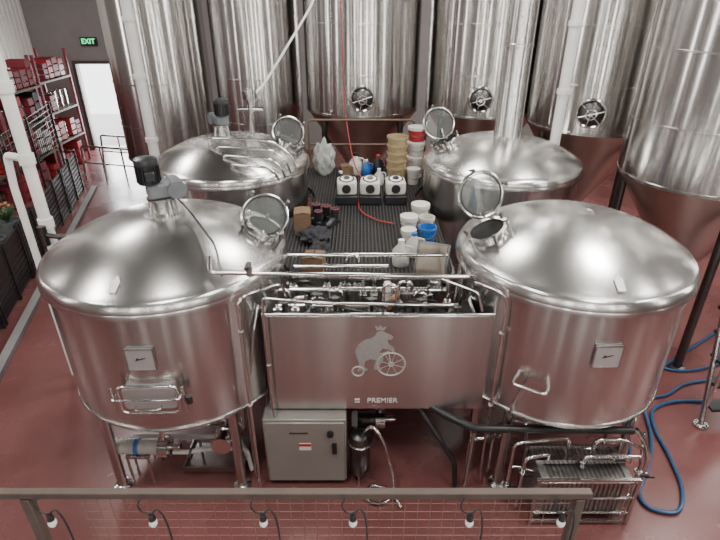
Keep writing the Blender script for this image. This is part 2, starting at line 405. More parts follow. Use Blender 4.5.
e = vessel("brew_kettle", "domed stainless steel brewing vessel with agitator motor and wash pipes", *RL, zr=ZR, H=H)
c = (RL[0], RL[1]); R = RL[2]
p, n = dome_pt(*c, R, ZR, H, 5, .74)
hatch(e, p, n, .2, p + Vector((.0, .05, .20)), (.2, -.85, .5), .24)
agitator(e, c[0] - .12, c[1] + .05, ZR + H, .78, 2.2)
B().cyl((c[0] + .3, c[1] + .3, ZR + H - .1), (c[0] + .3, c[1] + .3, ZR + H + .65), .05).cyl((c[0] + .3, c[1] + .3, ZR + H + .5), (c[0] + .3, c[1] + .3, ZR + H + .62), .11, seg=24).cyl((c[0] + .1, c[1] + .3, ZR + H + .35), (c[0] + .5, c[1] + .3, ZR + H + .35), .035).o("vent_fitting", PIPE, e)
for k in range(4):
    y0 = c[1] - .45 - k * .17; x0 = c[0] - .20 + k * .14
    B().tube([(x0, y0, ZR + .2), (x0, y0, ZR + .50 - k * .08), (c[0] + .75, y0 - .15, ZR + .50 - k * .08), (c[0] + 1.0 - .05 * k, y0 - .14, ZR + .30 - k * .04), (c[0] + 1.06 - .06 * k, y0 - .1, ZR + .06)], .017, fil=.16).o("wash_pipe", PIPE, e)

e = vessel("brew_kettle", "domed stainless steel brewing vessel with tall vent stack", *RR, zr=ZR, H=H)
c = (RR[0], RR[1]); R = RR[2]
p, n = dome_pt(*c, R, ZR, H, 175, .70)
hatch(e, p, n, .2, p + Vector((-.12, .10, .30)), (.1, -.9, .4), .24)
B().lathe([(.23, 0), (.205, .05), (.20, 1.3), (.212, 1.31), (.212, 1.35), (.20, 1.36), (.20, 5.0)], (c[0] + .08, c[1] + .1, ZR + H - .05), seg=40).o("vent_stack", PIPEW, e)

# ---------------------------------------------------------------- fermenters
def fermenter(label, cx, cy, R, zb, ztop=6.6, rot=None, cone=1.55, door=True):
    e = thing("fermenter", label, "fermentation tank", (cx, cy, 0), "tall fermenters")
    pr = [(R, zb), (R, ztop)]
    for k in range(1, 11):
        a = math.pi / 2 * k / 10; pr.append((max(.001, R * math.cos(a)), ztop + .45 * math.sin(a)))
    B().lathe(pr, (cx, cy, 0), seg=72).o("shell", STEELF, e)
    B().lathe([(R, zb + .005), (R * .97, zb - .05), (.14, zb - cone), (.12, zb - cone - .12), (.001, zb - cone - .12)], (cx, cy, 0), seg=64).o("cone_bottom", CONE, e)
    B().lathe([(R, zb - .005), (R + .014, zb), (R + .014, zb + .04), (R, zb + .045)], (cx, cy, 0), seg=72).o("base_seam", PIPEW, e)
    for dz in (.78, 1.69):
        B().lathe([(R, zb + dz), (R + .008, zb + dz + .004), (R + .008, zb + dz + .026), (R, zb + dz + .03)], (cx, cy, 0), seg=72).o("jacket_seam", PIPEW, e)
    base = math.degrees(math.atan2(-cy, -cx)) if rot is None else rot
    for k in range(4):
        a = math.radians(base + 45 + 90 * k); x = cx + math.cos(a) * R * .93; y = cy + math.sin(a) * R * .93
        B().lathe([(.001, 0), (.11, 0), (.11, .03), (.06, .04), (.06, zb + .05)], (x, y, 0), seg=16).o("leg", DARKST, e)
    if door:
        p, n, t = wall_frame(cx, cy, R, base); p.z = zb + .38
        b = B().lathe([(.001, .07), (.15, .06), (.2, .02), (.22, -.03)], p, n, 32)
        m = b.o("manway_door", DARKST, e)
        B().torus(p + n * .02, n, .225, .022, 32, 8).o("door_ring", PIPE, m)
        b = B()
        for k in range(3):
            a = k * math.pi / 3 + .3; u = t * math.cos(a) + Vector((0, 0, math.sin(a)))
            b.cyl(p + n * .11 - u * .2, p + n * .11 + u * .2, .010, seg=8)
        b.cyl(p + n * .02, p + n * .15, .03); b.torus(p + n * .13, n, .08, .012, 20, 6)
        b.o("door_wheel", PIPEW, m)
        p2, n2, t2 = wall_frame(cx, cy, R, base - 32)
        B().tube([p2 + n2 * -.02 + Vector((0, 0, zb + .1)), p2 + n2 * .07 + Vector((0, 0, zb + .1)), p2 + n2 * .07 + Vector((0, 0, ztop)), p2 + n2 * -.02 + Vector((0, 0, ztop))], .022, fil=.04).o("wash_pipe", PIPE, e)
    return e

fermenter("tall stainless steel fermenter on dark legs beside the exit doorway", -4.45, 12.4, 1.05, 1.6, cone=.7, door=False)
fermenter("tall slim stainless steel fermenter behind the motor topped vessel", -2.25, 12.3, .95, 1.7, cone=.8, door=False)
fermenter("tall stainless steel fermenter with conical bottom and round manway door", .05, 11.75, 1.2, 2.8)
fermenter("tall stainless steel fermenter with conical bottom behind the vent stack", 2.60, 11.6, 1.18, 2.8)
fermenter("tall stainless steel fermenter with conical bottom and round manway door", 4.32, 9.95, 1.15, 2.85)
fermenter("tall stainless steel fermenter with reflection-tinted conical bottom near the stairs", 4.97, 7.3, 1.14, 2.68, rot=215, door=False)

# ---------------------------------------------------------------- working platform
def edge(y, sgn):
    lim = 1.16
    for cx, cy, R in (FL, RL) if sgn < 0 else (FR, RR):
        d = abs(y - cy)
        if d < R: lim = min(lim, abs(cx) - math.sqrt(R * R - d * d) - .03)
    return lim
ys = [5.22 + i * (9.75 - 5.22) / 60 for i in range(61)]
def strip(z1, z2, inset=0):
    b = B(); vs = []; fs = []
    for y in ys:
        l = -edge(y, -1) + inset; r = edge(y, 1) - inset
        vs += [(l, y, z2), (r, y, z2), (r, y, z1), (l, y, z1)]
    for i in range(60):
        a = i * 4
        for k in range(4): fs.append([a + k, a + (k + 1) % 4, a + 4 + (k + 1) % 4, a + 4 + k])
    fs += [[0, 1, 2, 3], [240, 243, 242, 241]]
    return b.add(vs, fs)
e = thing("work_platform", "raised steel work platform with ribbed black matting between the vessels", "platform", (0, 7.4, 0))
strip(1.9, 2.0).o("deck", DARKST, e, smooth=False)
strip(2.0, 2.05, .04).o("rubber_mat", MATM, e, smooth=False)
for x, y in ((-.6, 5.6), (.7, 5.6), (-.6, 9.5), (.7, 9.5)): B().box((x, y, .95), (.09, .09, 1.9)).o("leg", DARKST, e)
b = B().tube([(-.95, 9.72, 2.0), (-.95, 9.72, 2.95), (1.0, 9.72, 2.95), (1.0, 9.72, 2.0)], .022).cyl((-.95, 9.72, 2.5), (1.0, 9.72, 2.5), .018)
b.o("guard_rail", BROWN, e)
ZP = 2.05

# ---------------------------------------------------------------- front trough cabinet with logo
e = thing("pipe_trough", "open stainless steel pipe trough with printed bear logo between vessels", "trough", (.18, 5.6, 1.0))
X1, X2 = -.97, 1.33
B().box(((X1 + X2) / 2, 4.3, 1.61), (X2 - X1, .03, 1.2)).o("front_panel", SHEET, e, bevel=.008)
B().box((X1 + .015, 4.72, 2.0), (.03, .82, .42)).o("side_wall", SHEET, e)
B().box((X2 - .2, 4.66, 2.0), (.03, .7, .42)).o("side_wall", SHEET, e)
B().box((.02, 5.13, 2.0), (1.65, .03, .42)).o("back_wall", SHEET, e)
B().box((.1, 4.7, 1.82), (2.0, .8, .03)).o("trough_floor", DARKST, e)
B().tube([(X1, 4.3, 2.22), (X2, 4.3, 2.22)], .016).o("top_edge", PIPE, e)
for x, y in ((X1 + .05, 4.36), (X2 - .05, 4.36)): B().box((x, y, .9), (.07, .07, 1.8)).o("leg", PIPEW, e)
lo = (.17, 4.284, 1.72); ux = (1, 0, 0); uz = (0, 0, 1)
def ring2d(b, cx, cz, R, r):
    b.torus((lo[0] + cx, lo[1] - .001, lo[2] + cz), (0, 1, 0), R, r, 32, 4)
def seg2(b, p, q, w=.012):
    d = Vector((q[0] - p[0], q[1] - p[1])); n = Vector((-d.y, d.x)).normalized() * w / 2
    b.poly([(p[0] + n.x, p[1] + n.y), (q[0] + n.x, q[1] + n.y), (q[0] - n.x, q[1] - n.y), (p[0] - n.x, p[1] - n.y)], lo, ux, uz, -.005)
bear = [(-.20, -.02), (-.22, .06), (-.19, .14), (-.13, .20), (-.06, .225), (-.02, .25), (.00, .30), (.05, .315), (.085, .29), (.14, .265), (.165, .24), (.15, .215),
        (.105, .205), (.12, .16), (.17, .11), (.185, .07), (.165, .055), (.12, .09), (.06, .10), (.02, .05), (.07, -.01), (.065, -.06), (.02, -.13), (.06, -.155), (.05, -.175), (-.03, -.165),
        (-.02, -.10), (.00, -.05), (-.06, -.03), (-.12, -.06), (-.13, -.14), (-.09, -.165), (-.10, -.185), (-.17, -.175), (-.18, -.08)]
B().poly(bear, lo, ux, uz, .003).o("bear_emblem", ETCHF, e, smooth=False)
b = B()
for p_, q_ in (((-.14, .15), (-.10, .10)), ((-.02, .18), (.0, .12)), ((-.10, .05), (-.05, .0)), ((.05, .20), (.07, .15))): seg2(b, p_, q_, .008)
b.o("fur_strokes", SHEET, e, smooth=False)
B().poly([(-.005, .325), (-.02, .375), (.015, .35), (.035, .385), (.055, .35), (.09, .36), (.07, .325)], lo, ux, uz, .003).o("crown_emblem", ETCHF, e, smooth=False)
lg = B(); ring2d(lg, .15, -.10, .145, .009); ring2d(lg, .15, -.10, .025, .006)
for k in range(4):
    a = k * math.pi / 4 + .3; lg.box((lo[0] + .15, lo[1], lo[2] - .10), (.28, .004, .004), Matrix.Rotation(a, 3, 'Y'))
lg.o("wheel_emblem", ETCH, e, smooth=False)
lg = B(); ring2d(lg, -.19, -.19, .06, .009)
for p_, q_ in (((-.19, -.19), (-.10, -.02)), ((-.10, -.02), (.12, .06)), ((.12, .07), (.15, -.10))): seg2(lg, p_, q_)
lg.o("bicycle_emblem", ETCH, e, smooth=False)
text("PREMIER", .088, (.24, 4.283, 1.13), LABW, e, "printed_text", depth=.002, off=.002)
B().box((-.03, 4.283, 1.13), (.055, .004, .055)).o("printed_mark", LABW, e)
B().box((-.03, 4.280, 1.13), (.055, .003, .01)).o("printed_mark_bar", DARKST, e)

# pipe manifold in trough
e = thing("pipe_manifold", "cluster of polished steel pipes, clamps and valves lying in the trough", "pipework", (.1, 4.7, 1.84))
for (y, z, x1, x2, r) in ((4.40, 2.08, -.88, 1.05, .024), (4.50, 2.2, -.85, 1.0, .024), (4.62, 2.12, -.8, 1.0, .03), (4.82, 2.2, -.75, .95, .03), (4.98, 2.28, -.75, .9, .026), (4.72, 2.40, -.1, .95, .02), (4.9, 2.44, -.7, .3, .02), (5.05, 2.50, -.8, .95, .022)):
    B().cyl((x1, y, z), (x2, y, z), r).o("pipe", PIPE, e)
for i in range(32):
    x = -.83 + i * .058 + random.uniform(-.02, .02); y = random.choice((4.42, 4.5, 4.62, 4.82, 4.98)); z = 2.14
    h = random.uniform(.06, .34)
    b = B().cyl((x, y, 1.84), (x, y, z + h), .020).torus((x, y, z + .04), (0, 0, 1), .028, .011, 20, 6).cyl((x - .04, y, z), (x + .04, y, z), .036)
    if i % 3 == 0: b.tube([(x, y, z + h), (x, y, z + h + .07), (x + .13, y, z + h + .07), (x + .13, y, z)], .018, fil=.06)
    if i % 3 == 1: b.torus((x, y - .03, z + h), (0, .4, 1), .05, .008, 20, 6).cyl((x - .05, y - .03, z + h), (x + .05, y - .03, z + h), .007)
    v = b.o("valve", (PIPE, DARKST, PIPEW)[i % 3], e)
    if i % 2 == 0: B().box((x + .05, y - .02, z + h * .6), (.15, .02, .02), Matrix.Rotation(random.uniform(-.8, .8), 3, 'Z')).o("valve_handle", BLACK, v)
B().cyl((.28, 4.62, 2.2), (.28, 4.62, 2.40), .035).o("sight_glass", WHITEPL, e)
B().spline([(-.6, 4.4, 2.15), (-.4, 4.45, 2.3), (-.1, 4.42, 2.2), (.2, 4.5, 2.12), (.6, 4.42, 2.26), (.9, 4.5, 2.15)], .014).o("black_hose", BLACK, e)
B().spline([(.30, 4.5, 2.16), (.31, 4.48, 2.26), (.35, 4.5, 2.30), (.38, 4.58, 2.24)], .028).o("rubber_hose", ORANGE, loc=(.3, 4.5, 2.1), label="short orange rubber hose looped over steel pipes", cat="hose")
# header pipes in front
e = thing("header_pipework", "long polished steel header pipes standing in front of the trough", "pipework", (0, 4.1, 0))
def ptube(pts, r=.024, m=PIPE, name="pipe", fil=.05): return B().tube(pts, r, fil=fil).o(name, m, e)
ptube([(-1.33, 4.12, 2.95), (-1.33, 4.05, 2.82), (.98, 4.08, 2.76), (.98, 4.45, 2.72), (.98, 4.6, 2.2)], .020)
ptube([(-1.12, 4.02, .05), (-1.12, 4.05, 2.5), (-1.05, 4.1, 2.56), (-.75, 4.3, 2.56), (-.75, 4.6, 2.2)], .016)
ptube([(-.92, 4.18, .05), (-.92, 4.18, 2.48), (-.3, 4.18, 2.42), (.9, 4.18, 2.40), (.9, 4.5, 2.2)], .014)
ptube([(1.1, 4.6, 2.2), (1.1, 4.3, 2.58), (1.3, 4.15, 2.56), (1.38, 4.15, 2.45), (1.37, 4.15, .9), (1.37, 4.15, .06)], .016)
ptube([(.7, 4.7, 2.2), (.7, 4.5, 2.55), (1.12, 4.25, 2.50), (1.18, 4.24, 2.3)], .014)
ptube([(-1.2, 4.2, .05), (-1.2, 4.2, 1.1), (-1.05, 4.25, 2.05), (-1.0, 4.35, 2.3)], .014, PIPEW)
for x, y, z in ((-1.12, 4.03, 1.3), (-1.12, 4.04, 2.2), (-.92, 4.18, 1.7), (1.37, 4.15, 1.2), (1.37, 4.15, 2.1), (-.92, 4.18, .7), (.98, 4.5, 2.55)):
    B().torus((x, y, z), (0, 0, 1), .020, .009, 20, 6).o("clamp", PIPEW, e)
B().cyl((-.98, 4.05, 2.79), (-.98, 4.05, 2.88), .03).o("valve_neck", PIPEW, e)
B().box((-.98, 4.02, 2.90), (.04, .12, .025)).o("valve_handle", DARKST, e)

e = thing("panel_box", "bronzed steel panel leaning over the pipes", "box", (.85, 5.05, 2.05))
Rt = Matrix.Rotation(-.35, 3, 'X') @ Matrix.Rotation(.15, 3, 'Y')
PC = Vector((.80, 5.2, 2.36))
B().box(PC, (.34, .04, .40), Rt).o("panel", BROWNS, e, bevel=.01)
b = B()
for dx, dz, sx, sz in ((0, .19, .36, .025), (0, -.19, .36, .025), (-.17, 0, .025, .40), (.17, 0, .025, .40)): b.box(PC + Rt @ Vector((dx, -.02, dz)), (sx, .05, sz), Rt)
b.o("panel_frame", DARKST, e)

# ---------------------------------------------------------------- control cabinet
e = thing("control_cabinet", "beige electrical cabinet with red and white warning label below trough", "electrical cabinet", (-.6, 4.25, 0))
B().box((-.60, 4.33, .52), (.9, .36, .92)).o("body", CAB, e, bevel=.012)
d = B().box((-.60, 4.135, .52), (.86, .03, .88)).o("door", CAB, e, bevel=.01)
B().box((-.28, 4.11, .60), (.05, .03, .14)).o("handle", BLACK, d)
B().cyl((-.32, 4.12, .82), (-.32, 4.08, .82), .035).o("rotary_switch", BLACK, d)
B().box((-.60, 4.116, .62), (.13, .006, .1)).o("warning_label", LABW, d)
B().box((-.60, 4.111, .65), (.13, .004, .035)).o("label_stripe", REDL, d)
B().box((-.66, 4.116, .82), (.2, .006, .012)).o("vent_slot", DARKST, d)
for x in (-.98, -.22): B().box((x, 4.32, .03), (.06, .3, .06)).o("foot", DARKST, e)

# ---------------------------------------------------------------- pumps and low piping
def pump(label, x, y, z, m=WHITEPL, L=.42, lab=None):
    e = thing("pump", label, "pump", (x, y, 0)); r = .085
    B().cyl((x - L / 2, y, z), (x + L / 2 - .08, y, z), r, seg=28).o("motor", m, e)
    b = B()
    for k in range(6): b.torus((x - L / 2 + .05 + k * .05, y, z), (1, 0, 0), r, .005, 28, 5)
    b.o("cooling_ribs", m, e)
    B().lathe([(.001, 0), (r, 0), (r + .01, .03), (r + .01, .06), (r - .01, .08)], (x - L / 2 - .07, y, z), (1, 0, 0), 28).o("fan_cover", LABW, e)
    B().cyl((x + L / 2 - .08, y, z), (x + L / 2 + .03, y, z), .12, seg=32).cyl((x + L / 2, y, z), (x + L / 2 + .15, y, z), .035).cyl((x + L / 2 - .03, y, z), (x + L / 2 - .03, y, z + .25), .03).o("pump_head", PIPE, e)
    B().box((x - .06, y, z - .10), (.26, .16, .04)).o("motor_foot", PIPEW, e, bevel=.006)
    for dx in (-.17, .06):
        for dy in (-.07, .07): B().cyl((x + dx, y + dy, 0), (x + dx, y + dy, z - .10), .014).o("stand_leg", PIPEW, e)
    if lab: B().lathe([(r + .006, 0), (r + .007, 0), (r + .007, .045), (r + .006, .045)], (x - .08, y, z), (1, 0, 0), 28).o("rating_band", lab, e)
    return e
pump("white transfer pump with blue band under the motor topped vessel", -2.42, 4.2, .54, lab=BLUEP, L=.54)
pump("steel pump standing beside the electrical cabinet", .12, 4.75, .42, m=DARKST, L=.3)
e = thing("drain_pipework", "white and steel drain pipes with valves beneath the vessel", "pipework", (-1.8, 4.3, 0))
for pts, r, m in (([(-2.1, 4.2, .45), (-1.9, 4.2, .45), (-1.75, 4.3, .40), (-1.3, 4.3, .40), (-1.27, 4.3, .06)], .026, WHITEP),
                  ([(-2.7, 4.5, .38), (-1.45, 4.5, .38), (-1.35, 4.5, .02)], .03, WHITEP),
                  ([(-2.5, 4.7, .58), (-1.45, 4.55, .58), (-1.3, 4.3, .7), (-1.28, 4.3, 1.0)], .025, PIPE),
                  ([(-2.6, 4.35, .72), (-1.7, 4.35, .72), (-1.6, 4.45, .6), (-1.4, 4.45, .2), (-1.4, 4.45, .03)], .02, PIPE),
                  ([(-1.5, 4.2, .68), (-1.5, 4.6, .66), (-2.03, 4.99, .66)], .045, PIPE)):
    B().tube(pts, r).o("pipe", m, e)
B().lathe([(.001, 0), (.11, 0), (.11, .04), (.09, .05), (.09, .16), (.11, .17), (.11, .2), (.001, .2)], (-1.5, 4.06, .68), (0, 1, 0), seg=28).o("filter_housing", PIPE, e)
for x in (-2.4, -1.9, -1.5): B().cyl((x, 4.5, 0), (x, 4.5, .38), .015).o("pipe_stand", PIPEW, e)
for x, y in ((-1.9, 4.2), (-1.62, 4.3)): B().torus((x, y, .43), (1, 0, 0), .045, .014, 20, 6).o("valve", DARKST, e)
e = thing("drip_tray", "shallow steel drip tray standing on the red floor", "tray", (-1.7, 4.6, 0))
B().box((-1.72, 4.55, .02), (.7, .5, .03)).o("base", PIPEW, e)
b = B().box((-1.72, 4.3, .05), (.7, .02, .09)).box((-1.72, 4.8, .05), (.7, .02, .09)).box((-2.07, 4.55, .05), (.02, .5, .09)).box((-1.37, 4.55, .05), (.02, .5, .09)); b.o("rim", PIPEW, e)

e = thing("filter_canister", "cylindrical steel filter canister beside the cabinet", "filter", (-.02, 4.22, 0))
B().lathe([(.001, .12), (.09, .12), (.12, .18), (.12, .62), (.1, .7), (.05, .72), (.001, .72)], (.0, 4.22, 0), seg=32).o("body", DARKST, e)
B().torus((.0, 4.22, .6), (0, 0, 1), .122, .014, 32, 6).o("clamp_ring", PIPEW, e)
for k in range(3):
    a = k * 2.094 + .4; B().cyl((.09 * math.cos(a), 4.22 + .09 * math.sin(a), 0), (.09 * math.cos(a), 4.22 + .09 * math.sin(a), .2), .014).o("leg", PIPEW, e)
B().spline([(.03, 4.2, .72), (.12, 4.15, .88), (.26, 4.1, .7), (.36, 4.05, .3), (.36, 3.95, .05), (.2, 3.85, .035), (.05, 3.95, .035), (.15, 4.1, .035), (.34, 4.0, .035), (.45, 3.8, .035)], .018).o("braided_hose", PIPEW, loc=(.2, 4, 0), label="pale flexible hose looping down to the floor", cat="hose")

# ---------------------------------------------------------------- heat exchanger skid
e = thing("heat_exchanger", "low steel heat exchanger skid with dense stacked plates", "heat exchanger", (2.2, 3.75, 0))
HX1, HX2 = 1.86, 2.76; YH = 3.88
for x in (HX1 - .06, HX2 + .06):
    for y in (YH - .25, YH + .2): B().box((x, y, .34), (.035, .035, .68)).o("frame_post", PIPEW, e)
for y in (YH - .25, YH + .2):
    for z in (.05, .67): B().box(((HX1 + HX2) / 2, y, z), (HX2 - HX1 + .12, .03, .03)).o("frame_beam", PIPEW, e)
B().box(((HX1 + HX2) / 2, YH, .69), (HX2 - HX1 + .14, .07, .05)).o("carrying_bar", PIPE, e)
for x in (HX1 + .02, HX2 - .02): B().box((x, YH, .36), (.07, .42, .60)).o("end_plate", XPL2, e, bevel=.01)
for i in range(34):
    B().box((HX1 + .062 + i * .0238, YH, .36), (.0232, .39 - .02 * (i % 2), .56 - .014 * (i % 2))).o("exchanger_plate", XPL if i % 2 else XPL2, e, bevel=.002)
for z in (.14, .36, .60): B().cyl((HX1 - .04, YH - .215, z), (HX2 + .04, YH - .215, z), .014).o("tie_rod", PIPE, e)
for pts in ([(1.70, 3.80, .05), (1.70, 3.80, .80), (1.96, 3.85, .80), (1.96, 3.88, .66)], [(1.60, 3.9, .05), (1.60, 3.9, .90), (2.2, 3.98, .90), (2.2, 3.98, .7)],
            [(2.3, 3.8, .66), (2.3, 3.8, .82), (2.90, 3.8, .82), (2.90, 3.8, .06)], [(2.78, 3.78, .25), (2.96, 3.80, .25), (2.98, 3.86, .4), (2.98, 4.0, .95)],
            [(1.6, 3.95, .5), (1.72, 3.95, .5), (1.86, 3.9, .5)], [(2.45, 3.95, .66), (2.45, 3.95, .90), (2.75, 3.95, .90), (3.08, 3.95, .7), (3.08, 3.95, .05)]):
    B().tube(pts, .020).o("pipe", PIPE, e)
for x, y, z in ((1.70, 3.80, .6), (2.3, 3.8, .75), (2.90, 3.8, .6), (2.6, 3.8, .82), (1.60, 3.9, .3), (3.08, 3.95, .4)):
    v = B().torus((x, y, z), (0, 0, 1), .03, .015, 20, 6).o("valve", PIPEW, e)
    B().box((x + .04, y - .05, z), (.10, .018, .022)).o("valve_handle", BLACK, v)
e = thing("insulated_pipe", "black insulated pipe running beneath the domed vessel", "pipe", (1.8, 4.1, 0))
B().tube([(.68, 4.38, 1.04), (.95, 4.2, .98), (1.2, 4.05, .96), (2.85, 4.0, .98)], .042, fil=.06).o("insulation", BLACKM, e)
B().tube([(.66, 4.36, .95), (.86, 4.15, .72), (1.05, 4.1, .4), (1.08, 4.1, .04)], .03, fil=.06).o("lower_line", BLACKM, e)
for x in (1.2, 2.8): B().cyl((x, 4.12, 0), (x, 4.03, .93), .02).o("support_post", PIPEW, e)
B().tube([(2.88, 4.0, 1.0), (2.98, 3.95, .85), (3.02, 3.9, .72), (3.02, 3.9, .5)], .024).o("outlet", PIPE, e)

e = thing("drain_pipework", "steel drain pipes and valves beneath the domed vessel", "pipework", (2.2, 4.5, 0))
for pts in ([(2.24, 4.99, .68), (2.2, 4.6, .66), (1.55, 4.4, .66), (1.5, 4.3, .05)], [(1.9, 4.45, .66), (1.9, 4.3, .36), (2.5, 4.3, .36), (3.0, 4.4, .36), (3.0, 4.4, .05)],
            [(1.6, 4.3, .85), (1.9, 4.25, .85), (2.7, 4.3, .82), (2.9, 4.5, .6), (2.9, 4.5, .05)], [(1.25, 4.3, .05), (1.25, 4.3, .55), (1.7, 4.35, .55), (1.7, 4.35, .05)]):
    B().tube(pts, .026).o("pipe", PIPE, e)
B().torus((2.1, 4.3, .36), (1, 0, 0), .05, .016, 20, 6).o("valve", DARKST, e)
B().torus((1.45, 4.32, .55), (1, 0, 0), .05, .016, 20, 6).o("valve", DARKST, e)

# ---------------------------------------------------------------- hoses
B().spline([(6.6, 7.6, .03), (5.7, 7.0, .03), (4.95, 6.5, .03), (4.35, 6.05, .03), (3.92, 5.5, .03), (3.72, 4.9, .03), (3.52, 4.5, .03), (3.3, 4.2, .03), (3.14, 3.98, .03), (3.18, 3.80, .03), (3.45, 3.76, .03), (3.66, 4.05, .03), (3.76, 4.5, .03), (3.82, 5.0, .03), (4.0, 5.35, .03), (4.5, 5.5, .03), (5.3, 5.4, .03), (6.4, 5.3, .03)], .022).o("water_hose", BLUEH, loc=(4.2, 5, 0), label="blue rubber hose snaking over the red floor", cat="hose")
B().spline([(6.6, 6.7, .03), (5.6, 6.35, .03), (4.9, 6.15, .03), (4.5, 6.25, .03), (4.15, 6.65, .03), (3.85, 7.0, .03)], .019).o("water_hose", BLUEH, loc=(4.7, 6.2, 0), label="second blue rubber hose lying behind the vessel", cat="hose")
B().spline([(6.4, 6.3, .03), (5.4, 6.0, .03), (4.7, 5.85, .03), (4.25, 5.6, .03), (3.7, 5.55, .03), (3.5, 5.3, .03), (3.45, 4.9, .03), (3.3, 4.55, .03)], .019).o("water_hose", BLUEH, loc=(4.3, 5.6, 0), label="third blue rubber hose curling beside the vessel legs", cat="hose")
B().spline([(-.33, 9.85, 6.6), (-.33, 9.85, 5.4), (-.31, 9.85, 4.2), (-.27, 9.8, 3.1), (-.12, 9.2, 2.35), (.05, 8.75, 2.08), (-.02, 7.6, 2.08), (.2, 7.1, 2.08), (.5, 6.9, 2.08)], .011).o("hanging_hose", REDH, loc=(-.3, 9.85, 2.05), label="thin red hose hanging down onto the black platform", cat="hose")

# ---------------------------------------------------------------- vertical service pipes
def spipe(label, x, y, r, z0=0, z1=8.1, m=WHITEP):
    e = thing("service_pipe", label, "pipe", (x, y, z0))
    B().cyl((x, y, z0), (x, y, z1), r, seg=20).o("riser", m, e)
    for z in (1.2, 2.4, 3.6, 4.6):
        if z > z0: B().lathe([(r, z - .04), (r * 1.25, z - .04), (r * 1.25, z + .04), (r, z + .04)], (x, y, 0), seg=20).o("coupling", m, e)
    return e
spipe("thick white riser pipe in front of the tall fermenter", -4.20, 10.5, .10)
e = spipe("white riser pipe beside the vent stack", 3.30, 8.80, .085)
e = thing("service_pipe", "thick white conduit pipe with elbow beside the motor topped vessel", "pipe", (-3.88, 5.95, 0))
B().cyl((-3.88, 5.95, 0), (-3.88, 5.95, 8.1), .068, seg=20).o("riser", WHITEP, e)
for z in (2.5, 3.3, 4.1):
    B().lathe([(.068, -.06), (.088, -.06), (.088, .06), (.068, .06)], (-3.88, 5.95, z), seg=20).o("coupling", WHITEP, e)
B().tube([(-3.88, 5.95, 3.3), (-4.2, 6.1, 3.3), (-4.25, 6.12, 2.9), (-4.25, 6.12, 0)], .045, fil=.05).o("branch_elbow", WHITEP, e)
spipe("thin steel riser pipe between two fermenters", -1.22, 11.0, .035, m=PIPE)
spipe("thin steel riser pipe between two fermenters", -3.35, 11.6, .035, m=PIPE)
spipe("thin steel riser pipe between two fermenters", 1.36, 10.9, .03, m=PIPE)
e = thing("valve_bracket", "dark valve bracket clamped on the white conduit", "valve", (-3.75, 5.85, 2.2))
B().cyl((-3.88, 5.83, 2.25), (-3.88, 5.83, 2.5), .05).o("valve_body", DARKST, e)
B().cyl((-3.86, 5.84, 2.38), (-3.50, 5.74, 2.38), .03).o("valve_arm", DARKST, e)
B().tube([(-.50, 9.4, 5.6), (-.72, 9.3, 4.9), (-1.5, 8.6, 3.75), (-1.66, 8.35, 3.6)], .018, fil=.3).o("overhead_pipe", WHITEP, loc=(-1.66, 8.35, 3.5), label="thin white pipe sloping down to the vessel fitting", cat="pipe")

# ---------------------------------------------------------------- things on the platform
S = 1.04
for i, (x, rz) in enumerate(((-.21, .05), (.16, -.04), (.56, .03))):
    e = thing("storage_canister", "white canister with round dial face and black base on the mat", "canister", (x, 7.9, ZP), "three canisters on the platform")
    Rz = Matrix.Rotation(rz, 3, 'Z'); y0 = 7.9
    B().box((x, y0, ZP + .07 * S), (.33 * S, .34 * S, .14 * S), Rz).o("base", BLACK, e, bevel=.02)
    B().box((x, y0, ZP + .25 * S), (.30 * S, .30 * S, .22 * S), Rz).o("body", WHITEPL, e, bevel=.04)
    B().torus((x, y0 - .03, ZP + .372 * S), (0, -.2, 1), .105, .014).o("dial_ring", BLACK, e)
    B().cyl((x, y0 - .03, ZP + .35 * S), (x, y0 - .035, ZP + .38 * S), .1, seg=28).o("dial", LABW, e)
    B().cyl((x, y0 - .03, ZP + .375 * S), (x, y0 - .035, ZP + .395 * S), .05, seg=20).o("dial_centre", DARKST, e)
    B().cyl((x, y0 - .155, ZP + .25 * S), (x, y0 - .17, ZP + .25 * S), .07, seg=24).o("front_dial", DARKST, e)

def bucket(x, y, z, m, r=.15, h=.36, label="", group=None, lid=None, handle=True):
    e = thing("bucket", label, "bucket", (x, y, z), group)
    B().lathe([(.001, 0), (r * .85, 0), (r, h), (r + .012, h), (r + .012, h - .04), (r + .004, h - .04)], (x, y, z), seg=28).lathe([(r * .97, h), (r * .83, .02), (.001, .02)], (x, y, z), seg=28).o("body", m, e)
    if handle: B().tube([(x - r - .01, y, z + h * .85)] + [(x - (r + .02) * math.cos(a), y - (r + .03) * math.sin(a) * .9, z + h * .85 - .1 * math.sin(a)) for a in (.5, 1, 1.57, 2.1, 2.6)] + [(x + r + .01, y, z + h * .85)], .005, seg=6).o("handle", PIPEW, e)
    if lid: B().lathe([(.001, h + .03), (r * .8, h + .03), (r + .015, h + .02), (r + .015, h - .03)], (x, y, z), seg=28).o("lid", lid, e)
for k in range(5): bucket(.64, 8.85, ZP + k * .13, YELP, r=.17, h=.30, label="amber plastic bucket nested in a stack", group="stack of amber buckets", handle=False)
bucket(1.0, 9.2, ZP, WHITEPL, label="white plastic bucket under another bucket", lid=WHITEPL)
bucket(1.0, 9.2, ZP + .40, WHITEPL, h=.22, label="short white plastic bucket under a red bucket", lid=WHITEPL)
bucket(1.0, 9.2, ZP + .66, REDP, h=.22, label="red plastic bucket stacked on white ones", lid=WHITEPL)
bucket(.93, 8.8, ZP, WHITEPL, r=.11, h=.25, label="small white pail with lid", lid=WHITEPL)
bucket(.86, 6.95, ZP, WHITEPL, r=.12, h=.30, label="white plastic pail beside the vessel", lid=WHITEPL)
bucket(.92, 6.66, ZP, WHITEPL, r=.10, h=.24, label="small white plastic pail without lid")
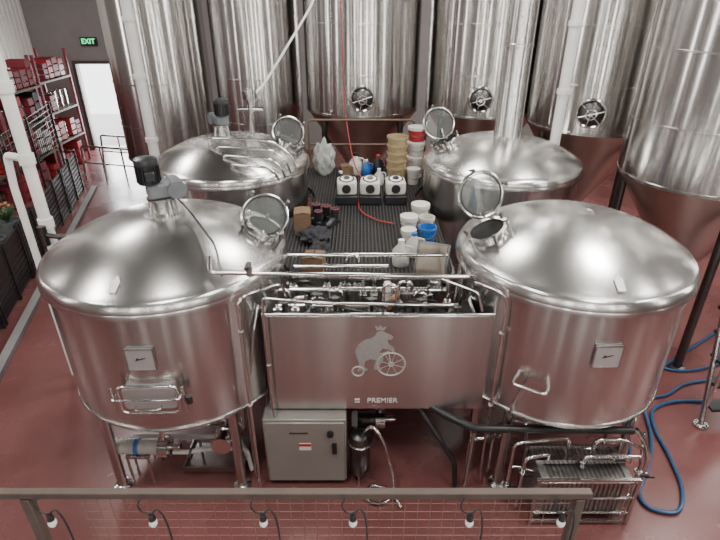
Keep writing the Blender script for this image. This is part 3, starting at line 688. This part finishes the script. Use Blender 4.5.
bucket(.67, 6.60, ZP, WHITEPL, r=.11, h=.26, label="white plastic pail on the mat", lid=WHITEPL)
bucket(.90, 6.36, ZP, BLUEP, r=.11, h=.22, label="blue plastic pail beside white pails")
bucket(.64, 6.28, ZP, WHITEPL, r=.09, h=.2, label="small white tub beside the blue pail", lid=WHITEPL)
def jug(x, y, m, label, s=1.0, cap=BLUEP):
    e = thing("jug", label, "jug", (x, y, ZP))
    B().lathe([(.001, 0), (.10 * s, 0), (.11 * s, .03 * s), (.11 * s, .2 * s), (.04 * s, .29 * s), (.035 * s, .32 * s), (.001, .32 * s)], (x, y, ZP), seg=24).o("body", m, e)
    B().cyl((x, y, ZP + .31 * s), (x, y, ZP + .35 * s), .04 * s).o("cap", cap, e)
    B().tube([(x + .03 * s, y - .02, ZP + .28 * s), (x + .14 * s, y - .05, ZP + .27 * s), (x + .14 * s, y - .05, ZP + .15 * s), (x + .10 * s, y - .03, ZP + .12 * s)], .012 * s, fil=.03).o("handle", m, e)
jug(.50, 5.70, WHITEPL, "white plastic jug on the platform", .95, LABW)
jug(.68, 5.95, WHITEPL, "white plastic jug near the pails", .9)
jug(.12, 9.3, BLUEP, "blue plastic jug near the guard rail", .8, LABW)
jug(-.08, 9.35, WHITEPL, "white plastic jug near the guard rail", 1.1, BLACK)
jug(.33, 9.35, BLACK, "black plastic jug near the guard rail", 1.0, REDP)
jug(.33, 8.75, WHITEPL, "small white plastic jug behind the canisters", .8, LABW)
jug(-.33, 8.6, BLACK, "small black plastic jug behind the canisters", .8, LABW)

def boot(x, y, rz, label):
    e = thing("boot", label, "boot", (x, y, ZP), "work boots on the mat")
    Rz = Matrix.Rotation(rz, 3, 'Z')
    def L(a, b_, c_): return Vector((x, y, ZP)) + Rz @ Vector((a, b_, c_))
    b = B(); vs = []
    for (yy, w, h) in [(-.13, .02, .05), (-.10, .05, .045), (-.04, .055, .09), (.05, .05, .07), (.12, .055, .05), (.17, .03, .03)]:
        vs += [L(w * math.cos(a), yy, .03 + h * max(0, math.sin(a)) ** .8) for a in [math.pi * k / 8 for k in range(9)]]
    fs = [[r * 9 + k, r * 9 + k + 1, (r + 1) * 9 + k + 1, (r + 1) * 9 + k] for r in range(5) for k in range(8)]
    b.add(vs, fs); b.cyl(L(0, -.06, .08), L(0, -.075, .22), .055, .06, 20); b.o("upper", BLACK, e)
    B().torus(L(0, -.075, .22), (0, 0, 1), .055, .008, 20, 6).o("collar", REDD, e)
    B().poly([(-.05, -.13), (.05, -.13), (.055, .05), (.06, .13), (.02, .18), (-.02, .18), (-.06, .13), (-.055, .05)], L(0, 0, 0), Rz @ Vector((1, 0, 0)), Rz @ Vector((0, 1, 0)), .035).o("sole", BLACKM, e)
boot(-.68, 7.25, .5, "black work boot with red collar"); boot(-.48, 7.2, -.2, "black work boot with red collar")
boot(-.66, 6.95, 1.1, "black work boot with red collar"); boot(-.40, 6.95, 2.6, "black work boot with red collar")
def lump(name, label, cat, x, y, z, sx, sy, sz, m, amp=.25, seed=1):
    rnd = random.Random(seed); ph = [rnd.uniform(0, 6) for _ in range(6)]
    b = B(); b.sphere((0, 0, 0), 1, seg=32, rings=20)
    for v in b.v:
        k = 1 + amp * (math.sin(4 * v.x + ph[0]) * math.sin(5 * v.y + ph[1]) + .6 * math.sin(9 * v.z + ph[2]) * math.sin(8 * v.x + ph[3]))
        v.x *= sx * k; v.y *= sy * k; v.z *= sz * (k if v.z > 0 else .9)
        v.z = max(v.z, -sz * .8) + sz * .8
    b.v = [v + Vector((x, y, z)) for v in b.v]
    return b.o(name, m, loc=(x, y, z), label=label, cat=cat)
lump("cloth_bundle", "crumpled black cloth bundle on the mat", "cloth", -.62, 6.4, ZP, .2, .22, .09, CLOTH, .3, 2)
lump("tote_bag", "folded black bag lying on the mat", "bag", -.5, 5.98, ZP, .14, .16, .08, CLOTH, .25, 5)
lump("plastic_sack", "translucent white plastic sack standing on the platform", "sack", -.66, 9.3, ZP, .18, .13, .34, BAG, .22, 3)
def carton(x, y, w, d, h, rz, label):
    e = thing("cardboard_box", label, "box", (x, y, ZP)); Rz = Matrix.Rotation(rz, 3, 'Z')
    b = B()
    for dx, dy, sx, sy in ((-w / 2, 0, .01, d), (w / 2, 0, .01, d), (0, -d / 2, w, .01), (0, d / 2, w, .01)): b.box(Vector((x, y, ZP + h / 2)) + Rz @ Vector((dx, dy, 0)), (sx, sy, h), Rz)
    b.box((x, y, ZP + .008), (w, d, .012), Rz); b.o("walls", CARD, e)
    for s in (-1, 1): B().box(Vector((x, y, ZP + h)) + Rz @ Vector((s * (w / 2 - .06), 0, .012)), (.11, d, .008), Rz @ Matrix.Rotation(s * .12, 3, 'Y')).o("flap", CARD, e)
carton(-.80, 6.72, .22, .26, .30, .1, "brown cardboard box beside the vessel")
carton(-.55, 5.55, .24, .22, .2, -.1, "brown cardboard box at the platform edge")
carton(-.25, 9.25, .2, .2, .18, .2, "small cardboard box near the guard rail")

# ---------------------------------------------------------------- foreground railing
e = thing("guard_railing", "brown painted railing with welded wire mesh infill", "railing", (-.4, 1.5, 2.08))
YR, ZT = 1.5, 3.13
B().box((-.62, YR, ZT), (3.2, .034, .034)).o("top_rail", RAILM, e, bevel=.004)
for x in (-1.42, .935):
    B().box((x, YR, (ZT + 2.08) / 2 - .01), (.04, .04, ZT - 2.08 - .02)).o("post", RAILM, e, bevel=.004)
B().box((-.25, YR, 2.2), (2.35, .04, .04)).o("bottom_rail", RAILM, e)
b = B()
for i in range(37): b.cyl((-1.18 + i * .055, YR, 2.2), (-1.18 + i * .055, YR, ZT - .03), .0016, seg=5)
for i in range(17): b.cyl((-1.2, YR, 2.22 + i * .053), (.9, YR, 2.22 + i * .053), .0016, seg=5)
b.o("wire_mesh", WIRE, e)
e = thing("string_light", "black cord string light with frosted bulbs hanging on the railing", "string light", (-.4, 1.46, 3.13))
bx = [-1.31, -.88, -.41, -.03, .465, .855]; YL = 1.45
for x in bx:
    B().spline([(x - .03, YL + .015, 3.152), (x - .045, YL, 3.12), (x - .035, YL, 3.085), (x - .01, YL, 3.07), (x, YL, 3.055)], .004, seg=6).o("bulb_drop", BLACK, e)
    B().cyl((x, YL, 3.06), (x, YL, 3.03), .012, .015).o("socket", BLACK, e)
    B().lathe([(.001, -.046), (.010, -.043), (.018, -.028), (.018, -.016), (.012, 0), (.001, .0)], (x, YL, 3.033), seg=20).o("bulb", BULB, e)
    B().spline([(x + .0, YL, 3.06), (x + .03, YL, 3.09), (x + .05, YL, 3.05), (x + .06, YL, 2.95), (x + .06, YL, 2.8)], .004, seg=6).o("cord", BLACK, e)

# ---------------------------------------------------------------- right stair
e = thing("step_ladder", "steel access stair with black treads and tubular handrail", "stairs", (4.8, 5.3, 0))
for x in (4.45, 5.1):
    B().tube([(x, 5.05, .03), (x + .1, 5.5, 1.5), (x + .1, 5.65, 1.75)], .035).o("stringer", PIPEW, e)
    B().cyl((x, 5.05, 0), (x, 5.05, .04), .09).o("foot_plate", PIPEW, e)
for k in range(5): B().box((4.81 + .012 * k, 5.13 + k * .1, .28 + k * .3), (.6, .2, .04)).o("tread", BLACKM, e)
B().tube([(4.48, 5.1, .3), (4.35, 4.95, 1.2), (4.45, 5.4, 2.3), (5.2, 5.55, 2.4)], .022).o("handrail", PIPE, e)
B().tube([(4.40, 5.02, .9), (5.1, 4.9, 1.0)], .02).o("cross_rail", PIPE, e)

# ---------------------------------------------------------------- left barrier, fence, rack, plants
p1 = Vector((-8.0, 14.4, 0)); p2 = Vector((-5.55, 5.6, 0)); d = (p2 - p1); L = d.length; d.normalize(); nrm = Vector((-d.y, d.x, 0))
Rb = Matrix((d, nrm, Vector((0, 0, 1)))).transposed()
for k in range(5):
    c0 = p1 + d * (L * (k + .5) / 5)
    e = thing("barrier_panel", "black slatted barrier panel standing on the red floor", "barrier", tuple(c0), "black barrier panels")
    b = B()
    for j in range(10): b.box(c0 + Vector((0, 0, .10 + j * .105)), (L / 5 - .08, .03, .07), Rb)
    b.o("slats", BLACKM, e)
    for s in (-1, 0, 1): B().box(c0 + d * s * (L / 10 - .05) + Vector((0, 0, .57)), (.06, .07, 1.14), Rb).o("post", BLACKM, e)
B().box((p1 + p2) / 2 + Vector((0, 0, .04)) + Vector((.3, .05, 0)), (L, .14, .08), Rb).o("floor_kerb", GREYFL, loc=(-6.5, 10, 0), label="pale concrete kerb strip along the barrier", cat="kerb")
e = thing("mesh_fence", "black wire mesh fence with posts near the doorway", "fence", (-8.0, 13.6, 0))
b = B(); a0 = Vector((-8.55, 14.9, 0)); a1 = Vector((-7.6, 11.0, 0))
for i in range(29):
    p = a0.lerp(a1, i / 28); b.cyl(p + Vector((-.1, 0, 1.2)), p + Vector((-.1, 0, 2.3)), .008, seg=5)
for j in range(9): b.cyl(a0 + Vector((-.1, 0, 1.2 + j * .137)), a1 + Vector((-.1, 0, 1.2 + j * .137)), .008, seg=5)
b.o("wire_mesh", BLACKM, e)
for t_ in (0, .5, 1):
    p = a0.lerp(a1, t_) + Vector((-.1, 0, 0)); B().cyl(p, p + Vector((0, 0, 2.35)), .03).o("post", BLACKM, e)
for k in range(5):
    q = p1.lerp(p2, .46 + k * .11) + Vector((-.62, -.1, 0))
    e = thing("planter", "dark planter box with leafy green plant behind the barrier", "plant", tuple(q), "planters behind the barrier")
    B().lathe([(.001, 0), (.18, 0), (.24, .75), (.22, .75), (.2, .68), (.001, .68)], q, seg=20).o("pot", GREYM, e)
    b = B(); rr = random.Random(k)
    for j in range(60):
        a = rr.uniform(0, 6.28); l = rr.uniform(.2, .52); up = rr.uniform(.6, 2.2)
        dr = Vector((math.cos(a), math.sin(a), up)).normalized(); s = q + Vector((0, 0, .7)); tip = s + dr * l; side = dr.cross(Vector((0, 0, 1))).normalized() * .022; mid = s + dr * l * .6
        b.add([s, mid + side, tip - Vector((0, 0, .05)), mid - side], [[0, 1, 2, 3]])
    b.o("foliage", LEAF, e, smooth=False)
    if k % 2 == 0:
        for j in range(6): B().sphere(q + Vector((rr.uniform(-.15, .15), rr.uniform(-.15, .15), rr.uniform(1.0, 1.15))), .04, seg=8, rings=6).o("flower", ORANGE, e)
# storage racks
for y0, RX in ((11.2, .30), (13.35, .25), (15.5, .05)):
    e = thing("storage_rack", "dark red steel pallet rack loaded with crates and kegs", "shelving", (-9.7 + RX, y0 + 1, 0), "red pallet racks")
    for x in (-10.2, -9.3):
        for y in (y0, y0 + 2.05): B().box((x + RX, y, 1.75), (.07, .07, 3.5)).o("upright", REDD, e)
    for z in (.9, 1.8, 2.7): B().box((-9.75 + RX, y0 + 1.02, z), (.98, 2.05, .06)).o("shelf", BROWN, e)
    for s in range(4): B().cyl((-9.3 + RX, y0, .3 + s * .8), (-10.2 + RX, y0, .9 + s * .8), .02).o("brace", REDD, e)
    for z in (.93, 1.83, 2.73, 0.0):
        y = y0 + .06
        while y < y0 + 1.75:
            kd = random.random(); w = random.uniform(.24, .33); h = random.uniform(.45, .80)
            if kd < .78:
                m = random.choice((REDD, REDP, WHITEPL, REDP, REDD, BLACK, REDP, REDP, REDD))
                c_ = thing("crate", {REDD: "dark red", REDP: "red", WHITEPL: "white", BLACK: "black"}[m] + " slatted crate stored on the pallet rack", "crate", (-9.55 + RX, y + w / 2, z), "crates on the pallet racks")
                cx_ = -9.55 + RX
                bb = B().box((cx_, y + w / 2, z + .02), (.5, w - .03, .04))
                for sx in (-.24, .24):
                    for j in range(3): bb.box((cx_ + sx, y + w / 2, z + .08 + j * (h - .1) / 2.4), (.02, w - .03, (h - .1) / 3.0))
                for sy in (-1, 1):
                    for j in range(3): bb.box((cx_, y + w / 2 + sy * (w / 2 - .025), z + .08 + j * (h - .1) / 2.4), (.48, .02, (h - .1) / 3.0))
                bb.o("slats", m, c_); bb = B().box((cx_, y + w / 2, z + h * .45), (.4, w - .1, h * .75)); bb.o("contents", random.choice((WHITEPL, DARKST, CARD, REDL, REDD, BLACKM)), c_)
            else:
                c_ = thing("keg", "steel beer keg stored on the pallet rack", "keg", (-9.5 + RX, y + w / 2, z), "kegs on the pallet racks")
                B().lathe([(.001, .02), (.10, .02), (.12, 0), (.13, .06), (.12, .16), (.13, .2), (.13, .34), (.12, .38), (.13, .44), (.12, .52), (.09, .48), (.001, .5)], (-9.5 + RX, y + w / 2, z), seg=20).o("body", PIPE, c_)
            y += w + .02
e = thing("ramp_handrail", "grey tubular handrail beside the doorway ramp", "handrail", (-7.3, 15.3, 0))
for dy in (0, 1.3):
    B().tube([(-8.3, 15.2 + dy, 0), (-8.2, 15.2 + dy, 1.05), (-6.2, 14.7 + dy, 1.05), (-6.2, 14.7 + dy, 0)], .03).o("rail", PIPEW, e)
    B().cyl((-8.25, 15.2 + dy, .55), (-6.2, 14.7 + dy, .55), .022).o("mid_rail", PIPEW, e)
    for x in (-7.6, -6.9): B().cyl((x, 15.05 + dy - (x + 7.6) * .25, 0), (x, 15.05 + dy - (x + 7.6) * .25, 1.03), .02).o("baluster", PIPEW, e)

# ---------------------------------------------------------------- lights
def area(x, y, z, sx, sy, w, col=(1, .97, .93), rot=(0, 0, 0)):
    l = bpy.data.lights.new("ceiling_or_added_light", 'AREA'); l.shape = 'RECTANGLE'; l.size = sx; l.size_y = sy; l.energy = w; l.color = col
    o = bpy.data.objects.new("ceiling_or_added_light", l); o.location = (x, y, z); o.rotation_euler = [math.radians(a) for a in rot]; C.objects.link(o)
for x, y, sx, sy, w in ((-6.5, 3.5, .8, 2.4, 310), (-6.5, 11.0, .8, 2.4, 270), (-2.6, 13.8, 1.0, 1.6, 170), (-1.6, 2.0, 1.0, 2.2, 250), (.3, 8.2, 1.2, 1.8, 280),
                        (3.5, 12.8, 1.0, 1.4, 620), (4.2, 6.0, 1.0, 1.8, 450), (3.2, 1.0, 1.0, 2.0, 240), (7.6, 9.0, .8, 2.4, 350), (7.6, 2.5, .8, 2.4, 290)):
    area(x, y, 7.9, sx, sy, w)
for x, w, s in ((-8.6, 95, .35), (-6.4, 30, .13), (-4.4, 120, .3), (-2.6, 32, .10), (-.9, 125, .24), (1.0, 32, .10), (2.4, 165, .32), (4.1, 32, .10), (5.6, 125, .3), (7.6, 66, .2)):  # unseen upright strips added on the front wall for streaks in the steel
    area(x, -5.8, 4.4, s, 5.0, w, (1, .96, .91), (90, 0, 0))
for y, w in ((1, 90), (5, 120), (9, 90)): area(8.9, y, 4.5, 4.5, .3, w, (1, .97, .94), (0, 90, 0))  # added strip lights, right wall, to streak the fermenter sides
for y, w in ((2, 90), (7, 90)): area(-10.85, y, 5.2, 4.0, .3, w, (1, .97, .94), (0, -90, 0))  # matching strips added on the left wall, not real fittings
area(-8.8, YB + .6, 1.6, 1.5, 2.6, 220, (.95, .98, 1), (-90, 0, 0))  # area light for the daylight at the doorway

w = bpy.data.worlds.new("outdoor_sky"); bpy.context.scene.world = w; w.use_nodes = True
bg = w.node_tree.nodes["Background"]; bg.inputs[0].default_value = (.95, .97, 1, 1); bg.inputs[1].default_value = 4.0

# ---------------------------------------------------------------- camera
cam = bpy.data.cameras.new("camera"); cam.lens = 26; cam.sensor_width = 36
co = bpy.data.objects.new("camera", cam); co.location = (0, 0, 5); co.rotation_euler = (math.radians(62), 0, 0); C.objects.link(co)
bpy.context.scene.camera = co
for ob in bpy.data.objects:
    if "wb" in ob: del ob["wb"]
